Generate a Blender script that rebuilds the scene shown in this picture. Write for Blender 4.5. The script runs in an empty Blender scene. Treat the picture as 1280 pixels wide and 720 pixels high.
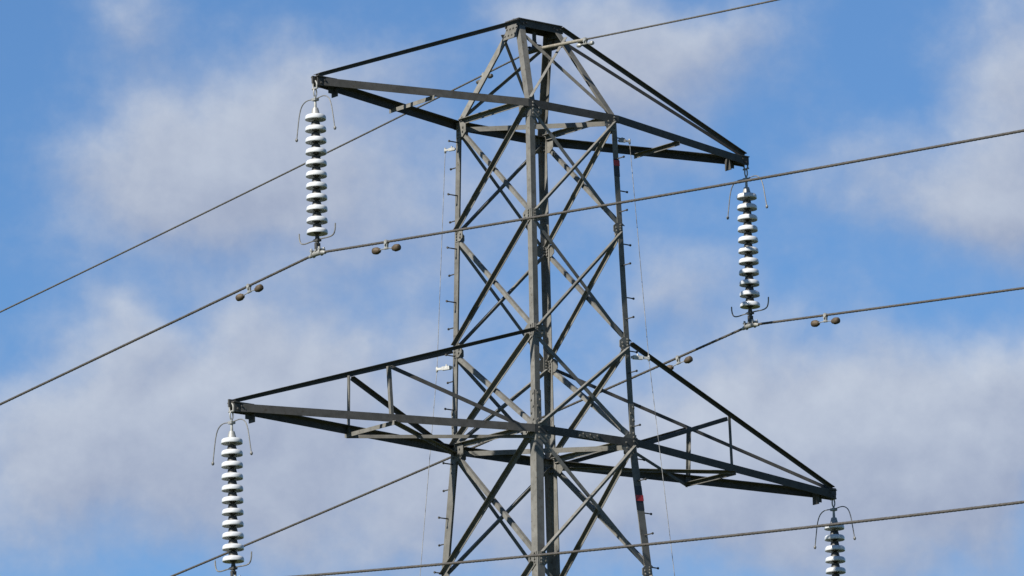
import bpy, bmesh, math, random
from mathutils import Vector, Matrix
random.seed(7)
S = bpy.context.scene
COL = S.collection
R = math.radians

# ------------------------------------------------------------------ camera
cam_d = bpy.data.cameras.new("camera")
cam = bpy.data.objects.new("camera", cam_d); COL.objects.link(cam)
S.camera = cam
GZ = -17.5                                   # ground level (z = 0 is the lower cross arm)
cam_d.sensor_width = 36.0
cam_d.lens = 8239.99 / 1280 * 36
cam_d.clip_start = 0.5; cam_d.clip_end = 12000
fw = Vector((0.63090673, 0.74328451, 0.22245186))
rt = Vector((0.76534783, -0.64326493, -0.02128211))
up = Vector((-0.12727682, -0.18368008, 0.97471136))
M = Matrix((rt, up, -fw)).transposed().to_4x4()
M.translation = Vector((-50.99638974, -59.55385814, -15.9055312))
cam.matrix_world = M

# ------------------------------------------------------------------ sun, sky, exposure
SUN_AZ, SUN_EL = 6.0, 37.0                   # sun stands towards -x, a little towards -y
sd = Vector((-math.cos(R(SUN_AZ)) * math.cos(R(SUN_EL)), -math.sin(R(SUN_AZ)) * math.cos(R(SUN_EL)), math.sin(R(SUN_EL))))
sun_d = bpy.data.lights.new("sun", 'SUN')
sun_d.energy = 5.0; sun_d.angle = R(0.53); sun_d.color = (1.0, 0.95, 0.86)
sun = bpy.data.objects.new("sun", sun_d); COL.objects.link(sun)
sun.rotation_euler = (-sd).to_track_quat('-Z', 'Y').to_euler()
sun.location = sd * 60

S.view_settings.view_transform = 'Standard'
S.view_settings.look = 'None'
S.view_settings.gamma = 1
S.view_settings.use_curve_mapping = False
S.view_settings.exposure = 0.8

SKY = 0.0575
world = bpy.data.worlds.new("World"); S.world = world; world.use_nodes = True
wt = world.node_tree; wn = wt.nodes; wl = wt.links
for n in list(wn): wn.remove(n)


def wnode(t, **k):
    n = wn.new(t)
    for a, b in k.items(): setattr(n, a, b)
    return n


def wmath(op, a, b=None, c=None, clamp=False):
    n = wnode('ShaderNodeMath', operation=op, use_clamp=clamp)
    for i, v in enumerate((a, b, c)):
        if v is None: continue
        if isinstance(v, (int, float)): n.inputs[i].default_value = v
        else: wl.new(v, n.inputs[i])
    return n.outputs[0]


def wvec(op, a, b=None):
    n = wnode('ShaderNodeVectorMath', operation=op)
    for i, v in enumerate((a, b)):
        if v is None: continue
        if isinstance(v, (tuple, list, Vector)): n.inputs[i].default_value = tuple(v)
        else: wl.new(v, n.inputs[i])
    return n.outputs['Value'] if op in ('DOT_PRODUCT', 'LENGTH') else n.outputs[0]


def wnoise(vec, scale, detail, rough=0.55):
    n = wnode('ShaderNodeTexNoise')
    n.inputs['Scale'].default_value = scale; n.inputs['Detail'].default_value = detail
    n.inputs['Roughness'].default_value = rough
    wl.new(vec, n.inputs['Vector'])
    return n


sky = wnode('ShaderNodeTexSky', sky_type='NISHITA', sun_disc=False)
sky.sun_elevation = R(SUN_EL)
sky.sun_rotation = math.atan2(sd.x, sd.y)
sky.altitude = 100; sky.air_density = 1.0; sky.dust_density = 0.2; sky.ozone_density = 6.0
tint = wnode('ShaderNodeMix', data_type='RGBA', blend_type='MULTIPLY')
tint.inputs['Factor'].default_value = 1.0
tint.inputs[7].default_value = (0.86, 1.04, 1.18, 1)
wl.new(sky.outputs[0], tint.inputs[6])
tc = wnode('ShaderNodeTexCoord')
dirv = tc.outputs['Generated']
BANK_AZ, BANK_EL = R(49.675), R(12.854)      # compass direction of the cloud bank's centre
e1 = Vector((math.sin(BANK_AZ), -math.cos(BANK_AZ), 0))
e0 = Vector((math.cos(BANK_AZ) * math.cos(BANK_EL), math.sin(BANK_AZ) * math.cos(BANK_EL), math.sin(BANK_EL)))
e2 = e1.cross(e0)
deg = 180 / math.pi
uu = wmath('MULTIPLY', wvec('DOT_PRODUCT', dirv, e1), deg)
vv = wmath('MULTIPLY', wvec('DOT_PRODUCT', dirv, e2), deg)
comb = wnode('ShaderNodeCombineXYZ')
wl.new(uu, comb.inputs[0]); wl.new(vv, comb.inputs[1])
P0 = comb.outputs[0]
# wind-ragged edges: the bank is warped by two scales of noise
wa = wvec('SUBTRACT', wnoise(P0, 0.55, 5).outputs['Color'], (0.5, 0.5, 0.5))
wsc = wnode('ShaderNodeVectorMath', operation='SCALE'); wl.new(wa, wsc.inputs[0]); wsc.inputs['Scale'].default_value = 1.1
P1 = wvec('ADD', P0, wsc.outputs[0])
P1 = wvec('MULTIPLY', P1, (1, 1, 0))
CLOUDS = [   # soft clouds: azimuth / elevation offset (deg) from the bank's centre, half sizes (deg), amount
 (-2.35, 1.20, 1.25, 0.80, 0.90), (-3.20, 0.95, 0.80, 0.85, 0.40), (-1.40, 1.85, 0.75, 0.35, 0.35), (-1.50, 0.75, 0.9, 0.6, 0.40),
 (-3.25, 2.40, 0.40, 0.30, 0.40), (-0.10, 0.95, 0.9, 0.6, 0.30),
 (-3.10, -1.30, 1.15, 0.85, 0.95), (-1.95, -0.75, 0.85, 0.60, 0.80), (-4.25, -1.50, 0.80, 1.0, 0.60), (-2.4, -0.15, 0.35, 0.3, 0.35), (-3.4, -0.35, 0.4, 0.3, 0.4),
 (-1.70, -1.9, 0.9, 0.8, 0.60), (-0.60, -1.55, 0.75, 0.9, 0.60), (0.40, -1.85, 0.9, 0.8, 0.65), (-0.8, -0.45, 0.35, 0.3, 0.35),
 (1.15, 1.80, 0.80, 0.62, 0.70), (0.55, 2.25, 0.6, 0.5, 0.40), (1.9, 2.1, 0.7, 0.45, 0.40), (0.15, 2.4, 0.55, 0.35, 0.35),
 (4.45, 1.65, 0.65, 0.95, 0.80), (3.75, 0.75, 0.75, 0.55, 0.60), (4.4, 0.55, 0.6, 0.5, 0.4), (2.9, 0.95, 0.6, 0.4, 0.3),
 (1.55, 0.0, 0.6, 0.45, 0.42), (0.6, 0.4, 1.8, 1.3, 0.20), (-0.2, -1.0, 4.0, 1.3, 0.10), (2.6, -0.6, 1.0, 0.5, 0.22), (-1.0, 0.0, 1.0, 0.4, 0.12), (3.75, -1.45, 1.3, 0.75, 0.95), (3.0, -2.15, 1.6, 0.8, 0.70), (2.2, -1.2, 0.9, 0.6, 0.60), (1.5, -1.6, 0.9, 0.7, 0.45), (4.5, -0.75, 0.6, 0.35, 0.5),
]


def cover(p, p_raw):
    """how much cloud stands in direction p: the mapped bank plus two scales of ragged detail"""
    c = None
    for cx, cy, rx, ry, am in CLOUDS:
        d = wvec('MULTIPLY', wvec('SUBTRACT', p, (cx, cy, 0)), (1 / rx, 1 / ry, 0))
        g = wmath('POWER', math.e, wmath('MULTIPLY', wvec('DOT_PRODUCT', d, d), -1.0))
        c = wmath('MULTIPLY', g, am) if c is None else wmath('MULTIPLY_ADD', g, am, c)
    c = wmath('MULTIPLY_ADD', wmath('SUBTRACT', wnoise(p, 1.3, 7, 0.52).outputs['Fac'], 0.5), 0.62, c)
    return wmath('MULTIPLY_ADD', wmath('SUBTRACT', wnoise(p_raw, 2.8, 8, 0.6).outputs['Fac'], 0.5), 0.42, c)


cov = cover(P1, P0)
cov_up = cover(wvec('ADD', P1, (-0.10, 0.22, 0)), wvec('ADD', P0, (-0.10, 0.22, 0)))     # a little nearer the sun
# elsewhere in the sky: a little scattered fair-weather cloud
far = wmath('GREATER_THAN', wvec('LENGTH', P0), 7.0)
gen = wnode('ShaderNodeMapRange', interpolation_type='SMOOTHSTEP')
wl.new(wnoise(dirv, 5.0, 6).outputs['Fac'], gen.inputs['Value'])
gen.inputs['From Min'].default_value = 0.56; gen.inputs['From Max'].default_value = 0.75
covall = wmath('ADD', cov, wmath('MULTIPLY', gen.outputs[0], far))
dens = wnode('ShaderNodeMapRange', interpolation_type='SMOOTHSTEP')
wl.new(covall, dens.inputs['Value'])
dens.inputs['From Min'].default_value = 0.0; dens.inputs['From Max'].default_value = 0.98
dens.inputs['To Max'].default_value = 0.95
lit = wnode('ShaderNodeMapRange')                          # sunlit tops, greyer bases
wl.new(wmath('SUBTRACT', cov, cov_up), lit.inputs['Value'])
lit.inputs['From Min'].default_value = -0.35; lit.inputs['From Max'].default_value = 0.45
ccol = wnode('ShaderNodeMix', data_type='RGBA')
wl.new(lit.outputs[0], ccol.inputs['Factor'])
CB = 2 ** -S.view_settings.exposure / SKY
ccol.inputs[6].default_value = (0.335 * CB, 0.390 * CB, 0.530 * CB, 1)
ccol.inputs[7].default_value = (0.555 * CB, 0.612 * CB, 0.715 * CB, 1)
mixc = wnode('ShaderNodeMix', data_type='RGBA')
wl.new(dens.outputs[0], mixc.inputs['Factor'])
wl.new(tint.outputs[2], mixc.inputs[6]); wl.new(ccol.outputs[2], mixc.inputs[7])
bg = wnode('ShaderNodeBackground'); bg.inputs['Strength'].default_value = SKY
wl.new(mixc.outputs[2], bg.inputs['Color'])
wo = wnode('ShaderNodeOutputWorld'); wl.new(bg.outputs[0], wo.inputs['Surface'])


# ------------------------------------------------------------------ materials
def mat(name, c1, c2, rough=0.6, metal=0.0, scale=9.0, stretch=(1, 1, 1), c3=None, lo=0.35, hi=0.65, spec=0.4, bump=0.0, vary=0.0):
    m = bpy.data.materials.new(name); m.use_nodes = True
    t = m.node_tree; b = t.nodes['Principled BSDF']
    co = t.nodes.new('ShaderNodeTexCoord'); mp = t.nodes.new('ShaderNodeMapping')
    mp.inputs['Scale'].default_value = stretch
    t.links.new(co.outputs['Object'], mp.inputs[0])
    n = t.nodes.new('ShaderNodeTexNoise'); n.inputs['Scale'].default_value = scale; n.inputs['Detail'].default_value = 6
    n.inputs['Roughness'].default_value = 0.65
    t.links.new(mp.outputs[0], n.inputs['Vector'])
    r = t.nodes.new('ShaderNodeValToRGB')
    r.color_ramp.elements[0].position = lo; r.color_ramp.elements[0].color = (*c1, 1)
    r.color_ramp.elements[1].position = hi; r.color_ramp.elements[1].color = (*c2, 1)
    t.links.new(n.outputs['Fac'], r.inputs[0])
    out = r.outputs[0]
    if c3:                                    # sparse stains
        n2 = t.nodes.new('ShaderNodeTexNoise'); n2.inputs['Scale'].default_value = scale * 2.7; n2.inputs['Detail'].default_value = 4
        t.links.new(mp.outputs[0], n2.inputs['Vector'])
        r2 = t.nodes.new('ShaderNodeMapRange'); r2.inputs['From Min'].default_value = 0.6; r2.inputs['From Max'].default_value = 0.72
        r2.inputs['To Max'].default_value = 0.75
        t.links.new(n2.outputs['Fac'], r2.inputs['Value'])
        mx = t.nodes.new('ShaderNodeMix'); mx.data_type = 'RGBA'
        t.links.new(r2.outputs[0], mx.inputs['Factor']); t.links.new(out, mx.inputs[6]); mx.inputs[7].default_value = (*c3, 1)
        out = mx.outputs[2]
    if vary:                                  # every member weathered a little differently
        oi = t.nodes.new('ShaderNodeObjectInfo')
        mr = t.nodes.new('ShaderNodeMapRange'); mr.inputs['To Min'].default_value = 1 - vary; mr.inputs['To Max'].default_value = 1 + vary
        t.links.new(oi.outputs['Random'], mr.inputs['Value'])
        ml = t.nodes.new('ShaderNodeVectorMath'); ml.operation = 'SCALE'
        t.links.new(out, ml.inputs[0]); t.links.new(mr.outputs[0], ml.inputs['Scale'])
        out = ml.outputs[0]
    t.links.new(out, b.inputs['Base Color'])
    b.inputs['Roughness'].default_value = rough; b.inputs['Metallic'].default_value = metal
    b.inputs['Specular IOR Level'].default_value = spec
    if bump:
        bp = t.nodes.new('ShaderNodeBump'); bp.inputs['Strength'].default_value = bump; bp.inputs['Distance'].default_value = 0.004
        t.links.new(n.outputs['Fac'], bp.inputs['Height']); t.links.new(bp.outputs[0], b.inputs['Normal'])
    return m


STEEL = mat("weathered_painted_steel", (0.098, 0.096, 0.088), (0.148, 0.144, 0.132), 0.7, 0, 7, c3=(0.072, 0.060, 0.045), spec=0.12, vary=0.18)
STEEL_B = mat("darker_painted_steel", (0.047, 0.046, 0.044), (0.070, 0.068, 0.065), 0.7, 0, 8, c3=(0.045, 0.038, 0.030), spec=0.12, vary=0.14)
GALV = mat("galvanised_fitting", (0.19, 0.19, 0.185), (0.30, 0.30, 0.28), 0.5, 0.3, 30)
DULL = mat("dull_galvanised_rod", (0.10, 0.10, 0.095), (0.18, 0.178, 0.168), 0.5, 0.2, 30)
IRON = mat("dark_malleable_iron", (0.035, 0.035, 0.033), (0.07, 0.067, 0.06), 0.55, 0.2, 30)
PORC = mat("white_porcelain_glaze", (0.42, 0.435, 0.455), (0.52, 0.53, 0.545), 0.16, 0, 14, spec=0.5)
WIRE = mat("weathered_aluminium_strand", (0.040, 0.036, 0.032), (0.078, 0.071, 0.063), 0.6, 0.1, 40)
WIRE_E = mat("weathered_steel_strand", (0.045, 0.042, 0.037), (0.09, 0.084, 0.074), 0.6, 0.1, 40)
ROD = mat("armour_rod_metal", (0.17, 0.155, 0.125), (0.26, 0.24, 0.195), 0.5, 0.2, 30)
RUST = mat("rusty_damper_weight", (0.035, 0.024, 0.014), (0.085, 0.060, 0.034), 0.7, 0.0, 22, c3=(0.05, 0.05, 0.028))
WHITE = mat("white_bracket_paint", (0.26, 0.26, 0.25), (0.44, 0.44, 0.42), 0.4, 0, 30)
ROPE = mat("pale_line_sheath", (0.05, 0.05, 0.05), (0.30, 0.30, 0.30), 0.5, 0, 11)
BLACK = mat("black_marker_paint", (0.012, 0.012, 0.013), (0.03, 0.03, 0.03), 0.5, 0, 20)
RED = mat("red_marker_paint", (0.30, 0.016, 0.018), (0.42, 0.03, 0.03), 0.5, 0, 25)
CONC = mat("concrete_footing", (0.26, 0.25, 0.23), (0.38, 0.37, 0.34), 0.85, 0, 6)
GRASS = mat("meadow_grass", (0.030, 0.045, 0.012), (0.075, 0.085, 0.028), 0.9, 0, 0.35, c3=(0.09, 0.075, 0.035), spec=0.1)


# ------------------------------------------------------------------ helpers
def ortho(axis, u):
    return (u - axis * u.dot(axis)).normalized()


def add_poly(bm, p0, p1, u, v, pts):
    """extrude the section pts (in the u, v plane) from p0 to p1"""
    a = [bm.verts.new(p0 + u * x + v * y) for x, y in pts]
    b = [bm.verts.new(p1 + u * x + v * y) for x, y in pts]
    n = len(pts)
    bm.faces.new(a[::-1]); bm.faces.new(b)
    for i in range(n):
        bm.faces.new((a[i], a[(i + 1) % n], b[(i + 1) % n], b[i]))


def add_angle(bm, p0, p1, u, v, a=0.06, b=0.06, t=0.007):
    """rolled steel angle: heel on the line p0-p1, one flange along u, one along v"""
    p0, p1, u, v = Vector(p0), Vector(p1), Vector(u), Vector(v)
    ax = (p1 - p0).normalized()
    u = ortho(ax, u); v = (ortho(ax, v)); v = (v - u * v.dot(u)).normalized()
    k = t * 0.9
    add_poly(bm, p0, p1, u, v, [(0, 0), (a, 0), (a, t), (t + k, t), (t, t + k), (t, b), (0, b)])


def add_box(bm, c, x, y, z, sx, sy, sz):
    """box centred on c with half sizes along the axes x, y, z"""
    c, x, y, z = Vector(c), Vector(x).normalized(), Vector(y).normalized(), Vector(z).normalized()
    add_poly(bm, c - x * sx, c + x * sx, y, z, [(-sy, -sz), (sy, -sz), (sy, sz), (-sy, sz)])


def add_tube(bm, pts, r, n=8, caps=True):
    """tube along a polyline; r a number or one radius per point"""
    pts = [Vector(p) for p in pts]
    rs = [r] * len(pts) if isinstance(r, (int, float)) else r
    rings = []
    prev = None
    for i, p in enumerate(pts):
        a = pts[max(0, i - 1)]; b = pts[min(len(pts) - 1, i + 1)]
        ax = (b - a).normalized()
        u = prev if prev is not None else (Vector((0, 0, 1)) if abs(ax.z) < 0.9 else Vector((1, 0, 0)))
        u = ortho(ax, u); prev = u; v = ax.cross(u)
        rings.append([bm.verts.new(p + (u * math.cos(2 * math.pi * k / n) + v * math.sin(2 * math.pi * k / n)) * rs[i]) for k in range(n)])
    for A, B in zip(rings, rings[1:]):
        for k in range(n):
            f = bm.faces.new((A[k], A[(k + 1) % n], B[(k + 1) % n], B[k])); f.smooth = True
    if caps:
        bm.faces.new(rings[0][::-1]); bm.faces.new(rings[-1])


def add_lathe(bm, prof, c=(0, 0, 0), ax=(0, 0, 1), n=28, sharp=()):
    """surface of revolution; prof = [(radius, height)] from top to bottom"""
    ax = Vector(ax).normalized(); c = Vector(c)
    u = ortho(ax, Vector((1, 0, 0)) if abs(ax.x) < 0.9 else Vector((0, 1, 0))); v = ax.cross(u)
    rings = [[bm.verts.new(c + ax * h + (u * math.cos(2 * math.pi * k / n) + v * math.sin(2 * math.pi * k / n)) * max(r, 1e-4)) for k in range(n)] for r, h in prof]
    for A, B in zip(rings, rings[1:]):
        for k in range(n):
            f = bm.faces.new((A[k], B[k], B[(k + 1) % n], A[(k + 1) % n])); f.smooth = True
    bm.faces.new(rings[0]); bm.faces.new(rings[-1][::-1])


def smooth_pts(pts, k=6):
    """Catmull-Rom through pts"""
    pts = [Vector(p) for p in pts]
    q = [pts[0] * 2 - pts[1]] + pts + [pts[-1] * 2 - pts[-2]]
    o = []
    for i in range(1, len(q) - 2):
        for j in range(k):
            t = j / k
            a, b, c, d = q[i - 1], q[i], q[i + 1], q[i + 2]
            o.append(0.5 * (2 * b + (c - a) * t + (2 * a - 5 * b + 4 * c - d) * t * t + (3 * b - a - 3 * c + d) * t ** 3))
    o.append(pts[-1])
    return o


def obj(name, bm, m, parent=None, edge=True):
    bmesh.ops.recalc_face_normals(bm, faces=bm.faces)
    if edge:
        for e in bm.edges:
            if len(e.link_faces) == 2 and e.calc_face_angle(0) > R(42): e.smooth = False
    me = bpy.data.meshes.new(name); bm.to_mesh(me); bm.free()
    for k in (m if isinstance(m, (list, tuple)) else [m]): me.materials.append(k)
    o = bpy.data.objects.new(name, me); COL.objects.link(o)
    if parent:
        o.parent = parent
    return o


def thing(name, label, cat, loc=(0, 0, 0), group=None):
    o = bpy.data.objects.new(name, None); COL.objects.link(o)
    o.empty_display_size = 0.3
    o.location = loc; o['label'] = label; o['category'] = cat
    if group: o['group'] = group
    return o


def copy_tree(o, parent=None):
    c = o.copy(); COL.objects.link(c)
    if parent: c.parent = parent
    for ch in KIDS.get(o.name, []):
        copy_tree(ch, c)
    return c


KIDS = {}


def remember():
    KIDS.clear()
    for o in COL.objects:
        if o.parent: KIDS.setdefault(o.parent.name, []).append(o)


V = Vector
X, Y, Z = V((1, 0, 0)), V((0, 1, 0)), V((0, 0, 1))

# ------------------------------------------------------------------ ground
bm = bmesh.new()
G = 40
ring = []
c0 = bm.verts.new((0, 0, GZ))
for r in (15, 40, 90, 180, 400, 1000, 3000, 6000):
    ring.append([bm.verts.new((r * math.cos(2 * math.pi * k / G), r * math.sin(2 * math.pi * k / G), GZ + (0 if r < 100 else 0.004 * r * math.sin(k * 1.3) * (r < 3000)))) for k in range(G)])
for k in range(G): bm.faces.new((c0, ring[0][k], ring[0][(k + 1) % G]))
for A, B in zip(ring, ring[1:]):
    for k in range(G): bm.faces.new((A[k], B[k], B[(k + 1) % G], A[(k + 1) % G]))
g = obj("ground", bm, GRASS, edge=False); g['kind'] = 'structure'

# ------------------------------------------------------------------ the pylon
W1, W4, Z1, Z2, Z3, ZT = 0.696, 0.792, 4.057, 2.662, 1.22, 5.249
A1, A4, ZT4 = 3.461, 4.781, -0.076
RIDGE, RY = 0.323, 0.10


def hw(z):                                   # half width of the body at height z
    return W4 + (W1 - W4) * z / Z1 if z >= 0 else W4 - 0.0700 * z


pylon = thing("lattice_pylon", "tall grey steel lattice pylon carrying white insulator strings on its cross arms", "pylon", (0, 0, GZ))


def pobj(name, bm, m, parent=None):
    """a part of the pylon, its mesh given in world coordinates"""
    p = parent or pylon
    bm.transform(Matrix.Translation((0, 0, -GZ)))
    return obj(name, bm, m, p)


def leg_pt(sx, sy, z):
    w = hw(z); return V((sx * w, sy * w, z))


LEGS = {'N': (-1, -1), 'R': (1, -1), 'F': (1, 1), 'L': (-1, 1)}


def add_bolt(bm, p, n, r=0.014, h=0.014):
    n = V(n).normalized(); u = ortho(n, X if abs(n.x) < 0.8 else Z); v = n.cross(u)
    add_poly(bm, V(p), V(p) + n * h, u, v, [(r * math.cos(math.pi / 3 * k), r * math.sin(math.pi / 3 * k)) for k in range(6)])


for key, (sx, sy) in LEGS.items():
    bm = bmesh.new()
    add_angle(bm, leg_pt(sx, sy, Z1 + 0.03), leg_pt(sx, sy, 0.05), (-sx, 0, 0), (0, -sy, 0), 0.08, 0.08, 0.009)
    add_angle(bm, leg_pt(sx, sy, 0.05), leg_pt(sx, sy, GZ + 0.25), (-sx, 0, 0), (0, -sy, 0), 0.112, 0.112, 0.011)
    leg = pobj("leg", bm, STEEL)
    # raised peak leg, leaning in to the ridge
    bm = bmesh.new()
    add_angle(bm, leg_pt(sx, sy, Z1 + 0.03), (sx * RIDGE, sy * RY, ZT), (-sx, 0, 0), (0, -sy, 0), 0.085, 0.085, 0.008)
    pobj("peak_leg", bm, STEEL)
    # splice plates with bolts over the joint above the lower arm
    bm = bmesh.new()
    for (a, b, n) in ((X * -sx, Y * -sy, Y * sy), (Y * -sy, X * -sx, X * sx)):
        c = leg_pt(sx, sy, 0.28) + a * 0.045
        add_box(bm, c + n * 0.007, a, Z, n, 0.038, 0.20, 0.005)
        for k in range(5):
            for s in (-1, 1):
                if (k + (s > 0)) % 2: continue
                add_bolt(bm, c + n * 0.011 + a * 0.017 * s + Z * (k * 0.08 - 0.16), n)
    pobj("splice_plate", bm, STEEL, leg)
    # step bolts on the two climbing legs
    if key in 'LR':
        k = 0; z = Z1 - 0.22
        while z > GZ + 3:
            p = leg_pt(sx, sy, z)
            d, off = ((X * sx, Y * -sy * 0.045) if k % 2 == 0 else (Y * sy, X * -sx * 0.045))
            if z > -3.2:
                bm = bmesh.new()
                add_tube(bm, [p + off, p + off + d * 0.14], 0.008, 6)
                add_tube(bm, [p + off + d * 0.14, p + off + d * 0.155], 0.015, 6)
                pobj("step_bolt", bm, STEEL_B, leg)
            z -= 0.38 if k % 2 else 0.29
            k += 1
    if key == 'R':
        for zc, hb, hr in ((3.50, 0.17, 0.035), (-0.68, 0.15, 0.036)):
            t0, t1 = leg_pt(sx, sy, zc + hb), leg_pt(sx, sy, zc - hb)
            if zc > 0: t0 = leg_pt(sx, sy, zc + 0.05)
            bm = bmesh.new()
            o3 = V((sx, sy, 0)) * 0.004
            fl = 0.094 if zc > 0 else 0.119
            add_angle(bm, t0 + o3, t1 + o3, (-sx, 0, 0), (0, -sy, 0), fl, fl, 0.003)
            mk = pobj("marker_band", bm, BLACK, leg)
            bm = bmesh.new()
            o3 = V((sx, sy, 0)) * 0.008
            add_angle(bm, leg_pt(sx, sy, zc + hr) + o3, leg_pt(sx, sy, zc - hr) + o3, (-sx, 0, 0), (0, -sy, 0), fl + 0.004, fl + 0.004, 0.003)
            mr = pobj("red_band", bm, RED, leg)
    # concrete footing
    bm = bmesh.new()
    p = leg_pt(sx, sy, GZ)
    add_lathe(bm, [(0.30, 0.32), (0.33, 0.28), (0.36, -0.3)], p, (0, 0, 1), 16)
    pobj("footing", bm, CONC)

FACES = [('N', 'L', (-1, 0, 0)), ('R', 'N', (0, -1, 0)), ('F', 'R', (1, 0, 0)), ('L', 'F', (0, 1, 0))]   # seen from outside: right leg, left leg, outward normal


def brace(p, q, n, inside, a=0.058, t=0.006, m=None, name="brace", b=None):
    """single angle lying on a face of the body; its standing flange points out, or in when it sits inside the legs"""
    p, q, n = V(p), V(q), V(n)
    ax = (q - p).normalized()
    dn = ortho(ax, V((0, 0, -1)))
    off = n * (-0.010 if inside else 0.010)
    bm = bmesh.new()
    h = -dn * (a * 0.5) + off
    add_angle(bm, p + h, q + h, dn, (-n if inside else n), a, b or a, t)
    return pobj(name, bm, m or STEEL)


levels = [Z1, Z2, Z3, 0.0, -1.60, -3.4, -5.5, -8.0, -10.9, -14.1, GZ + 0.45]
for i, (za, zb) in enumerate(zip(levels, levels[1:])):
    big = 0.046 if i < 2 else 0.052 if i < 5 else 0.075
    for kr, kl, n in FACES:
        def nd(k, z, other):
            p = leg_pt(*LEGS[k], z); q = leg_pt(*LEGS[other], z)
            return p + (q - p).normalized() * 0.045 + Z * random.uniform(-0.009, 0.009)
        top, bot = (-0.06, 0.05)
        brace(nd(kr, za + top, kl), nd(kl, zb + bot, kr), n, False, big, b=big + 0.008)
        brace(nd(kl, za + top, kr), nd(kr, zb + bot, kl), n, True, big, b=big)

# peak bracing: one crossed pair on each of the two broad faces
for sy in (-1, 1):
    def pk(sx, f): return leg_pt(sx, sy, Z1).lerp(V((sx * RIDGE, sy * RY, ZT)), f)
    n = V((0, sy * 1.19, 0.59)).normalized()
    for sx in (-1, 1):
        brace(pk(sx, 0.05), pk(-sx, 0.91), n, (sx > 0) == (sy < 0), 0.04, 0.005)
# belts: horizontal members round the body at the two arm levels
for z, m_ in ((Z1, 0.0), (0.0, 0.0)):
    w = hw(z)
    for sy in (-1, 1):
        bm = bmesh.new()
        add_angle(bm, (-w - 0.03, sy * (w + 0.014), z + 0.05), (w + 0.03, sy * (w + 0.014), z + 0.05), (0, -sy, 0), (0, 0, -1), 0.085, 0.10, 0.009)
        # the horizontal flange stays clear of the legs
        pobj("belt_beam", bm, STEEL_B)
    for sx in (-1, 1):
        bm = bmesh.new()
        add_angle(bm, (sx * (w - 0.016), -w + 0.09, z + 0.06), (sx * (w - 0.016), w - 0.09, z + 0.06), (0, 0, -1), (-1, 0, 0), 0.06, 0.065, 0.007)
        pobj("belt_strut", bm, STEEL)
    bm = bmesh.new()
    add_angle(bm, (-w + 0.07, w - 0.07, z - 0.02), (w - 0.07, -w + 0.07, z - 0.02), (1, 1, 0), (0, 0, -1), 0.05, 0.06, 0.006)
    pobj("plan_brace", bm, STEEL)
for z in (-5.5, -10.9):
    w = hw(z)
    for kr, kl, n in FACES:
        brace(leg_pt(*LEGS[kr], z), leg_pt(*LEGS[kl], z), n, False, 0.07, name="belt_strut")

# ridge: a pair of channels and the earth wire hanger
bm = bmesh.new()
for sy in (-1, 1):
    add_angle(bm, (-RIDGE - 0.05, sy * (RY + 0.012), ZT + 0.05), (RIDGE + 0.05, sy * (RY + 0.012), ZT + 0.05), (0, -sy, 0), (0, 0, -1), 0.08, 0.085, 0.008)
add_box(bm, (0, 0, ZT + 0.057), X, Y, Z, RIDGE + 0.03, RY + 0.03, 0.006)
for sx in (-1, 1):
    add_box(bm, (sx * (RIDGE - 0.02), 0, ZT - 0.02), X, Y, Z, 0.006, RY + 0.01, 0.06)
    for sy in (-1, 1):
        for k in range(3): add_bolt(bm, (sx * (RIDGE - 0.05 * k), sy * (RY + 0.012), ZT + 0.02 - 0.02 * (k % 2)), (0, sy, 0))
    for k in range(2): add_bolt(bm, (sx * (RIDGE - 0.09 * k), 0, ZT + 0.063), (0, 0, 1))
pobj("ridge_beam", bm, STEEL_B)
bm = bmesh.new()
add_box(bm, (0.0, 0, ZT - 0.08), X, Y, Z, 0.026, 0.008, 0.13)
add_tube(bm, [(-0.025, 0, ZT - 0.215), (0.025, 0, ZT - 0.215)], 0.02, 8)
pobj("earth_wire_hanger", bm, IRON)
for sx in (-1, 1):
    bm = bmesh.new()
    f = 0.09
    c = V((sx * (RIDGE + 0.012 + 0.03), 0, ZT - 0.085)); nx = V((sx * 1.19, 0, 0.37)).normalized(); u = ortho(nx, Z)
    add_poly(bm, c - nx * 0.004, c + nx * 0.004, Y, u, [(-0.13, -0.11), (0.13, -0.11), (0.10, 0.09), (-0.10, 0.09)])
    for yb in (-0.09, -0.03, 0.03, 0.09):
        for zb in (-0.06, 0.03): add_bolt(bm, c + nx * 0.004 + Y * yb * (1 - zb) + u * zb, nx, 0.012, 0.014)
    pobj("gusset_plate", bm, STEEL)

# gusset plates with bolt heads where bracing meets the legs
for z, sz in ((Z1 - 0.06, 0.10), (Z2, 0.075), (Z3, 0.085), (0.0 - 0.03, 0.13), (-1.60, 0.08)):
    for key, (sx, sy) in LEGS.items():
        for (a, n) in ((X * -sx, Y * sy), (Y * -sy, X * sx)):
            bm = bmesh.new()
            c = leg_pt(sx, sy, z) + a * (0.055 + sz * 0.35) + n * 0.0048
            add_poly(bm, c - n * 0.0042, c + n * 0.0042, a, Z, [(-sz * 0.8, -sz), (sz * 0.35, -sz), (sz, -sz * 0.45), (sz, sz * 0.45), (sz * 0.35, sz), (-sz * 0.8, sz)])
            for bz in (-0.6, -0.1, 0.35, 0.75):
                add_bolt(bm, c + n * 0.004 + a * (-sz * 0.45) + Z * sz * bz, n, 0.012, 0.016)
            add_bolt(bm, c + n * 0.004 + a * (sz * 0.5) + Z * sz * 0.15, n, 0.012, 0.016)
            add_bolt(bm, c + n * 0.004 + a * (sz * 0.4) - Z * sz * 0.35, n, 0.012, 0.016)
            for bz in (-0.6, -0.1, 0.35, 0.75):
                add_bolt(bm, c - n * (0.013 if z > 0.05 else 0.015) + a * (-sz * 0.45) + Z * sz * bz, -n, 0.012, 0.020)
            pobj("gusset_plate", bm, STEEL)

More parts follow.
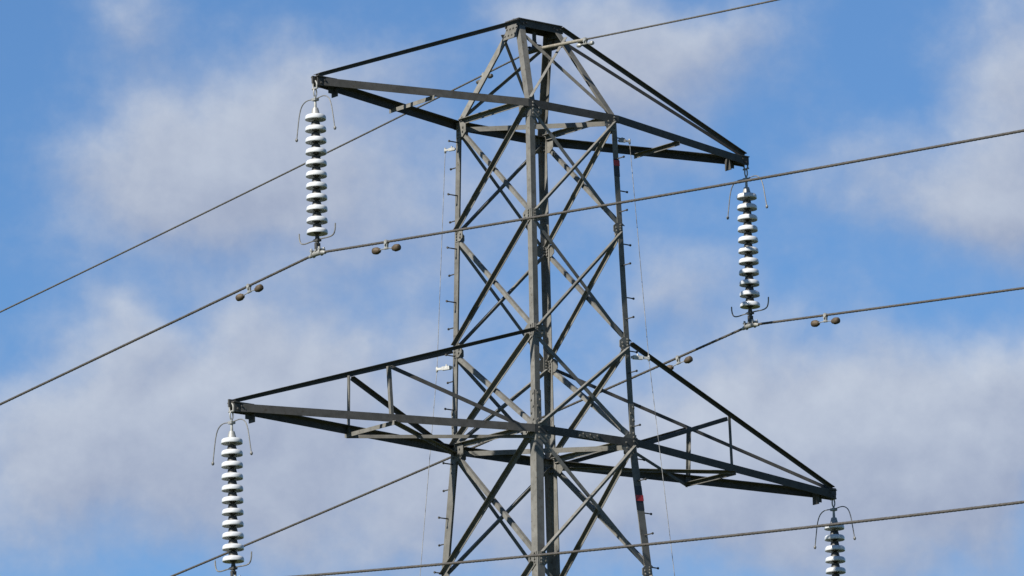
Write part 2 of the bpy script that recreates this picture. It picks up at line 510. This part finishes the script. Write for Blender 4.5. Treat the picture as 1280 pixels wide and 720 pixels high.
# long bolted fish plate on the near lower belt
bm = bmesh.new()
c = V((0.02, -hw(0) - 0.030, 0.0))
pobj_fish = None
add_box(bm, c + Y * 0.010, X, Z, Y, 0.17, 0.035, 0.005)
for k in range(6): add_bolt(bm, c + X * (-0.14 + 0.056 * k) + Y * 0.005 + Z * (0.014 if k % 2 else -0.014), (0, -1, 0), 0.012, 0.014)
pobj("fish_plate", bm, STEEL)


# ------------------------------------------------------------------ cross arms
def cross_arm(sx, a, zt, zb, zh, root_top, g, kind):
    """arm tip at (sx*a, 0, zt); bottom chords from the body at zb, top chords from root_top(sy)"""
    w = hw(zb)
    tip = V((sx * a, 0, zt))
    bm = bmesh.new()
    i = V((-sx, 0, 0))
    add_box(bm, tip + i * 0.14 + Z * 0.056, X, Y, Z, 0.15, 0.065, 0.006)            # tip cover plate
    for sy in (-1, 1):
        add_box(bm, tip + i * 0.13 + Y * sy * 0.046 - Z * 0.005, X, Y, Z, 0.13, 0.006, 0.05)
        for k in range(4): add_bolt(bm, tip + i * (0.05 + 0.055 * k) + Y * sy * 0.052 + Z * (0.015 if k % 2 else -0.02), (0, sy, 0), 0.012, 0.02)
    add_box(bm, tip + i * 0.30 - Z * 0.075, X, Y, Z, 0.006, 0.055, 0.075)           # tab under the chords
    add_box(bm, tip + i * 0.25 - Z * 0.06, X, Y, Z, 0.045, 0.006, 0.055)
    add_box(bm, V((sx * a, 0, zh)) + i * 0.012, X, Y, Z, 0.055, 0.012, 0.045)           # hanger plate
    arm = pobj("cross_arm", bm, STEEL_B)
    P = {}
    for sy in (-1, 1):
        b0 = V((sx * (w + 0.02), sy * (w + 0.014), zb + 0.05)); b1 = tip + i * 0.10 + V((0, sy * 0.058, 0.047))
        bm = bmesh.new()
        add_angle(bm, b0, b1, (0, -sy, 0), (0, 0, -1), 0.085, 0.095, 0.009)
        pobj("bottom_chord", bm, STEEL_B, arm)
        t0 = root_top(sy); t1 = tip + i * 0.03 + V((0, sy * 0.018, 0.10))
        bm = bmesh.new()
        add_angle(bm, t0, t1, (0, sy, 0), (0, 0, -1), 0.046, 0.045, 0.007)
        pobj("top_chord", bm, STEEL_B, arm)
        P['b', sy] = b0.lerp(b1, g) - Z * 0.045
        P['t', sy] = t0.lerp(t1, g) - Z * 0.03
    d = (P['b', 1] - P['b', -1]).normalized()
    bm = bmesh.new()
    add_angle(bm, P['b', -1] - Z * 0.04 - d * 0.03, P['b', 1] - Z * 0.04 + d * 0.03, (-sx, 0, 0), (0, 0, -1), 0.05, 0.05, 0.006)
    pobj("arm_strut", bm, STEEL, arm)
    if kind == 'long':
        for sy in (-1, 1):
            bm = bmesh.new()
            add_angle(bm, P['b', sy] + V((0, -sy * 0.014, -0.07)), P['t', sy] + V((0, -sy * 0.014, 0.01)), (-sx, 0, 0), (0, -sy, 0), 0.042, 0.042, 0.005)
            pobj("arm_post", bm, STEEL, arm)
            bm = bmesh.new()
            q = V((sx * (w + 0.02), sy * (w - 0.004), zb - 0.01))
            add_angle(bm, P['t', sy] + V((-sx * 0.06, -sy * 0.012, 0.0)), q, (0, 0, -1), (0, -sy, 0), 0.05, 0.05, 0.006)
            pobj("arm_diagonal", bm, STEEL_B, arm)
            bm = bmesh.new()
            q = V((sx * (w + 0.01), -sy * (w - 0.06), zb - 0.055 - 0.012 * sy))
            add_angle(bm, P['b', sy] - Z * (0.045 + 0.012 * sy), q, (-sx, 0, 0), (0, 0, -1), 0.042, 0.042, 0.005)
            pobj("arm_diagonal", bm, STEEL, arm)
    return arm


for sx in (-1, 1):
    cross_arm(sx, A1, Z1, Z1, Z1 + 0.015, lambda sy: V((sx * (RIDGE + 0.02), sy * (RY + 0.012), ZT + 0.045)), 0.475, 'short')
    cross_arm(sx, A4, ZT4, 0.0, -0.03, lambda sy: V((sx * (hw(Z3) + 0.0), sy * (hw(Z3) + 0.013), Z3 + 0.03)), 0.492, 'long')

# ------------------------------------------------------------------ insulator strings
DISC = 0.127


def make_insulator():
    root = thing("insulator_string", "", "insulator", (0, 0, 0))
    bm = bmesh.new()                                       # shackle and chain links
    add_tube(bm, smooth_pts([(0, 0.03, -0.10), (0, 0.035, -0.05), (0, 0.02, -0.015), (0, 0, -0.006), (0, -0.02, -0.015), (0, -0.035, -0.05), (0, -0.03, -0.10)], 3), 0.010, 8)
    add_tube(bm, [(0, -0.05, -0.10), (0, 0.05, -0.10)], 0.012, 8)
    obj("shackle", bm, GALV, root)
    bm = bmesh.new()
    lp = [(0.022 * math.cos(a), 0, -0.15 + 0.05 * math.sin(a)) for a in [2 * math.pi * k / 14 for k in range(15)]]
    add_tube(bm, lp, 0.009, 8)
    add_tube(bm, [(0, 0, -0.19), (0, 0, -0.29), (0, 0, -0.36)], [0.012, 0.016, 0.018], 8)
    add_box(bm, (0, 0, -0.235), X, Y, Z, 0.03, 0.035, 0.016)
    obj("chain_link", bm, GALV, root)
    up_pts = smooth_pts([(0, -0.365, -0.655), (0, -0.34, -0.52), (0, -0.305, -0.36), (0, -0.255, -0.265), (0, -0.17, -0.222), (0, -0.06, -0.225), (0, 0, -0.235),
                         (0, 0.06, -0.225), (0, 0.17, -0.222), (0, 0.255, -0.265), (0, 0.305, -0.36), (0, 0.34, -0.52), (0, 0.365, -0.655)], 4)
    bm = bmesh.new(); add_tube(bm, up_pts, 0.0068, 8)
    for s in (-1, 1): add_lathe(bm, [(0.003, 0.024), (0.014, 0.016), (0.019, 0), (0.014, -0.016), (0.003, -0.024)], (0, s * 0.367, -0.66), n=12)
    obj("arcing_horn", bm, DULL, root)
    for i in range(11):
        zc = -0.462 - 0.1398 * i
        bm = bmesh.new()
        add_lathe(bm, [(0.045, 0.040), (0.085, 0.038), (0.110, 0.033), (0.1215, 0.022), (0.1265, 0.008), (0.1275, -0.008), (0.1270, -0.022), (0.1240, -0.025), (0.119, -0.018),
                       (0.112, 0.010), (0.104, 0.012), (0.099, -0.016), (0.094, -0.016), (0.088, 0.014), (0.078, 0.014), (0.073, -0.014), (0.067, -0.014), (0.060, 0.012), (0.050, 0.010)], (0, 0, zc), n=36)
        d = obj("disc", bm, PORC, root, edge=False)
        bm = bmesh.new()
        add_lathe(bm, [(0.020, 0.125), (0.034, 0.122), (0.040, 0.10), (0.050, 0.06), (0.060, 0.040), (0.050, 0.034)] if i == 0 else
                  [(0.020, 0.098), (0.042, 0.096), (0.050, 0.085), (0.055, 0.060), (0.060, 0.040), (0.050, 0.034)], (0, 0, zc), n=20)
        add_lathe(bm, [(0.046, 0.012), (0.040, -0.02), (0.022, -0.032), (0.016, -0.05)], (0, 0, zc), n=14)
        obj("cap", bm, GALV if i == 0 else IRON, d)
    bm = bmesh.new()
    lo = smooth_pts([(0, -0.345, -1.795), (0, -0.34, -1.86), (0, -0.315, -1.915), (0, -0.25, -1.938), (0, -0.12, -1.935), (0, 0, -1.93), (0, 0.12, -1.935), (0, 0.25, -1.938), (0, 0.315, -1.915), (0, 0.34, -1.86), (0, 0.345, -1.795)], 4)
    add_tube(bm, lo, 0.0085, 8)
    bm.transform(Matrix.Translation((0, 0, -0.022)))
    obj("arcing_horn", bm, DULL, root)
    bm = bmesh.new()                                       # socket and clevis down to the clamp
    add_tube(bm, [(0, 0, -1.87), (0, 0, -1.95), (0, 0, -2.03)], [0.017, 0.030, 0.018], 10)
    add_box(bm, (0, 0, -1.962), X, Y, Z, 0.03, 0.04, 0.014)
    for s in (-1, 1): add_box(bm, (s * 0.024, 0, -2.045), X, Y, Z, 0.006, 0.02, 0.05)
    obj("clevis", bm, IRON, root)
    bm = bmesh.new()                                       # boat-shaped suspension clamp with trunnion and U-bolts
    k = [-0.15, -0.11, -0.06, 0, 0.06, 0.11, 0.15]
    dz = [-0.022, -0.012, -0.003, 0.0, -0.003, -0.012, -0.022]
    add_tube(bm, [(0, y, -2.083 + z) for y, z in zip(k, dz)], [0.019, 0.027, 0.033, 0.035, 0.033, 0.027, 0.019], 10)
    add_tube(bm, [(-0.04, 0, -2.055), (0.04, 0, -2.055)], 0.015, 8)
    for s in (-1, 1):
        add_tube(bm, smooth_pts([(-0.034, s * 0.075, -2.035), (-0.036, s * 0.075, -2.09), (0, s * 0.075, -2.125), (0.036, s * 0.075, -2.09), (0.034, s * 0.075, -2.035)], 3), 0.008, 6)
        add_box(bm, (0, s * 0.075, -2.052), X, Y, Z, 0.045, 0.02, 0.008)
        for t in (-1, 1): add_bolt(bm, (t * 0.034, s * 0.075, -2.045), (0, 0, 1), 0.014, 0.022)
    bm.transform(Matrix.Translation((0, 0, -0.033)))
    obj("suspension_clamp", bm, GALV, root)
    return root


ins = make_insulator(); remember()
spots = [
 ((-A1, 0, Z1 + 0.009), "white disc insulator string hanging from the left tip of the upper cross arm"),
 ((A1, 0, Z1 + 0.009), "white disc insulator string hanging from the right tip of the upper cross arm"),
 ((-A4, 0, -0.025), "white disc insulator string hanging from the left tip of the long lower cross arm"),
 ((A4, 0, -0.025), "white disc insulator string hanging from the right tip of the long lower cross arm"),
]
strings = []
for k, (p, lab) in enumerate(spots):
    o = ins if k == 0 else copy_tree(ins)
    o.location = p; o['label'] = lab; o['group'] = "insulator strings on the cross arms"
    strings.append(o)


# ------------------------------------------------------------------ overhead wires
def wire_z(w, y):
    m, c = (w['mr'], w['cr']) if y < 0 else (w['ml'], w['cl'])
    s = abs(y)
    return w['z'] - m * s + c * s * s


def make_wire(name, label, cat, w, r, m, group=None):
    bm = bmesh.new()
    prev = None
    def ring(y, lobe):
        return [bm.verts.new((rr * math.cos(a), y, wire_z(w, y) - w['z'] + rr * math.sin(a)))
                for a, rr in ((2 * math.pi * k / 18, r * (1 + lobe * math.cos(6 * (2 * math.pi * k / 18 - y * 2 * math.pi / 0.36)))) for k in range(18))]
    ys = [-120, -100, -80, -65, -50, -40, -30, -22] + [-16 + 0.022 * k for k in range(int(32 / 0.022))] + [16, 22, 30, 40, 50, 65, 80, 100, 120]
    for y in ys:                              # the strands of the outer layer wind round the wire
        cur = ring(y, 0.13 if abs(y) < 16 else 0.0)
        if prev:
            for k in range(18):
                bm.faces.new((prev[k], prev[(k + 1) % 18], cur[(k + 1) % 18], cur[k])).smooth = True
        else:
            bm.faces.new(cur[::-1])
        prev = cur
    bm.faces.new(prev)
    o = obj(name, bm, m, None, edge=False)
    o.location = (w['x'], 0, w['z'])
    o['label'] = label; o['category'] = cat
    if group: o['group'] = group
    return o


G_W = "conductors of the power line"
zc1 = spots[0][0][2] - 2.116; zc4 = spots[2][0][2] - 2.116
w_ul = dict(x=-A1, z=zc1, mr=0.0904, cr=0.00072, ml=0.1120, cl=0.0002)
w_ur = dict(x=A1, z=zc1, mr=0.0920, cr=0.0004, ml=0.1216, cl=0.00076)
w_ll = dict(x=-A4, z=zc4, mr=0.1060, cr=0.0012, ml=0.1220, cl=0.0007)
w_e = dict(x=0.0, z=4.987, mr=0.0880, cr=0.0016, ml=0.1160, cl=0.0006)
make_wire("overhead_conductor", "dark conductor clamped under the upper left insulator string, crossing the pylon body midway", "power line", w_ul, 0.0145, WIRE, G_W)
make_wire("overhead_conductor", "dark conductor clamped under the upper right insulator string, passing behind the pylon", "power line", w_ur, 0.0145, WIRE, G_W)
make_wire("overhead_conductor", "dark conductor of the lower left insulator string, crossing the pylon lowest of the wires", "power line", w_ll, 0.0145, WIRE, G_W)
ew = make_wire("earth_wire", "thin earth wire hung under the pylon's top ridge, topmost of the wires", "power line", w_e, 0.0105, WIRE_E)
bm = bmesh.new()
ys = [-0.98 + 0.05 * k for k in range(22)]
add_tube(bm, [(0, y, wire_z(w_e, y) - w_e['z']) for y in ys], [0.012] + [0.021] * 20 + [0.012], 10)
obj("armour_rod", bm, ROD, ew)
bm = bmesh.new()
add_tube(bm, [(0, y, -0.1 * abs(y) + 0.002) for y in (-0.16, -0.1, 0, 0.1, 0.16)], [0.022, 0.034, 0.045, 0.034, 0.022], 10)
add_box(bm, (0, 0, 0.05), X, Y, Z, 0.012, 0.035, 0.04)
for s in (-1, 1): add_box(bm, (0, s * 0.07, 0.035), X, Y, Z, 0.04, 0.018, 0.01)
obj("suspension_clamp", bm, IRON, ew)


# ------------------------------------------------------------------ vibration dampers
def make_damper(small=False):
    root = thing("vibration_damper", "", "damper")
    k = 0.62 if small else 1.0; h = 0.5 if small else 0.74    # size, drop below the wire
    m_w = GALV if small else RUST
    bm = bmesh.new()                                       # clamp gripping the wire
    add_box(bm, (0, 0, -0.045 * h), X, Y, Z, 0.013, 0.022, 0.058 * h)
    add_tube(bm, [(-0.022, 0, 0), (0.022, 0, 0)], 0.026, 10)
    add_bolt(bm, (-0.013, 0, -0.045 * h), (-1, 0, 0), 0.014, 0.02)
    add_tube(bm, [(0, -0.03, -0.105 * h), (0, 0.03, -0.105 * h)], 0.014, 8)
    obj("clamp", bm, GALV, root)
    bm = bmesh.new()
    ln = 0.135 * k if not small else 0.085
    add_tube(bm, smooth_pts([(0, -ln, -0.116 * h), (0, -0.06, -0.107 * h), (0, 0, -0.105 * h), (0, 0.06, -0.107 * h), (0, ln, -0.116 * h)], 3), 0.007, 6)
    obj("messenger_cable", bm, GALV, root)
    for s in (-1, 1):
        bm = bmesh.new()
        c = (0, s * (0.180 * k), -0.120 * h)
        add_lathe(bm, [(0.012, 0.060 * k), (0.028 * k, 0.059 * k), (0.039 * k, 0.048 * k), (0.043 * k, 0.018 * k), (0.043 * k, -0.012 * k), (0.034 * k, -0.026 * k), (0.030 * k, -0.048 * k), (0.020 * k, -0.060 * k), (0.008, -0.062 * k)], c, (0, s, 0.05), 20)
        obj("weight", bm, m_w, root)
    return root


D = [
 (w_ul, -1.30, "rusty twin-weight damper on the upper left conductor, right of its insulator string"),
 (w_ul, 1.33, "rusty twin-weight damper on the upper left conductor, left of and below its insulator string"),
 (w_ur, -1.38, "olive-brown twin-weight damper on the upper right conductor, right of its insulator string"),
 (w_ur, 1.38, "dark twin-weight damper behind the lower arm's right top chord, on the upper right conductor"),
]
dm = make_damper(); remember()
for k, (w, y, lab) in enumerate(D):
    o = dm if k == 0 else copy_tree(dm)
    o.location = (w['x'], y, wire_z(w, y))
    e = 0.05
    o.rotation_euler = (math.atan((wire_z(w, y + e) - wire_z(w, y - e)) / (2 * e)), 0, 0)
    o['label'] = lab; o['group'] = "vibration dampers on the wires"
de = make_damper(True); remember()
for k, (y, lab) in enumerate([(-0.96, "small pale damper on the earth wire, right of the pylon's peak"), (0.97, "small pale damper on the earth wire, left of the pylon's peak")]):
    o = de if k == 0 else copy_tree(de)
    o.location = (0, y, wire_z(w_e, y))
    if y > 0:                                 # the far one is darker
        for ch in o.children:
            if ch.name.startswith('weight'):
                ch.material_slots[0].link = 'OBJECT'; ch.material_slots[0].material = IRON
    o.rotation_euler = (math.atan(0.088 if y < 0 else -0.115), 0, 0)
    o['label'] = lab; o['group'] = "vibration dampers on the wires"


# ------------------------------------------------------------------ thin climbing safety lines beside two legs
def safety_line(sx, sy, d, top, mid, label):
    """twisted pale line standing off the leg on two brackets"""
    p_top = leg_pt(sx, sy, top[0]); p_mid = leg_pt(sx, sy, mid[0])
    d = V(d).normalized()
    root = thing("safety_line", label, "safety line", leg_pt(sx, sy, GZ) + d * 0.5, "safety lines beside the climbing legs")
    inv = Matrix.Translation(-root.location)
    a = p_top + d * top[1]; b = p_mid + d * mid[1]; zb = GZ + 1.5
    e = leg_pt(sx, sy, zb) + d * 0.42
    n5 = leg_pt(sx, sy, -1.6) + d * mid[2]
    bm = bmesh.new()
    pts = []
    for q0, q1, n in ((a, b, 70), (b, n5, 70), (n5, e, 160)):
        for k in range(n): pts.append(q0.lerp(q1, k / n))
    pts.append(e)
    add_tube(bm, pts, 0.0042, 6)
    bm.transform(inv); obj("line", bm, ROPE, root, edge=False)
    for (p, q, size) in ((p_top, a, 0.022), (p_mid, b, 0.028)):
        bm = bmesh.new()
        side = d.cross(Z)
        L = (q - p).length
        add_box(bm, p + d * (L * 0.5 + 0.01), d, side, Z, L * 0.5, 0.012, size * 0.5)
        add_box(bm, p + d * (L * 0.40), d, side, Z, L * 0.26, size * 0.7, size * 0.8)
        add_bolt(bm, p + d * (L * 0.40) + Z * size * 0.9, Z, 0.012, 0.02)
        add_tube(bm, [q + Z * 0.03, q - Z * 0.035], 0.013, 8)
        bm.transform(inv); obj("bracket", bm, GALV if size < 0.025 else WHITE, root)
    return root


safety_line(-1, 1, (-0.4, 1, 0), (3.77, 0.15, 0), (1.03, 0.22, 0.30), "thin pale safety line hanging beside the pylon's left leg on white brackets")
safety_line(1, -1, (1, -0.35, 0), (3.79, 0.16, 0), (1.07, 0.24, 0.29), "thin pale safety line hanging beside the pylon's right leg, near the red marker bands")
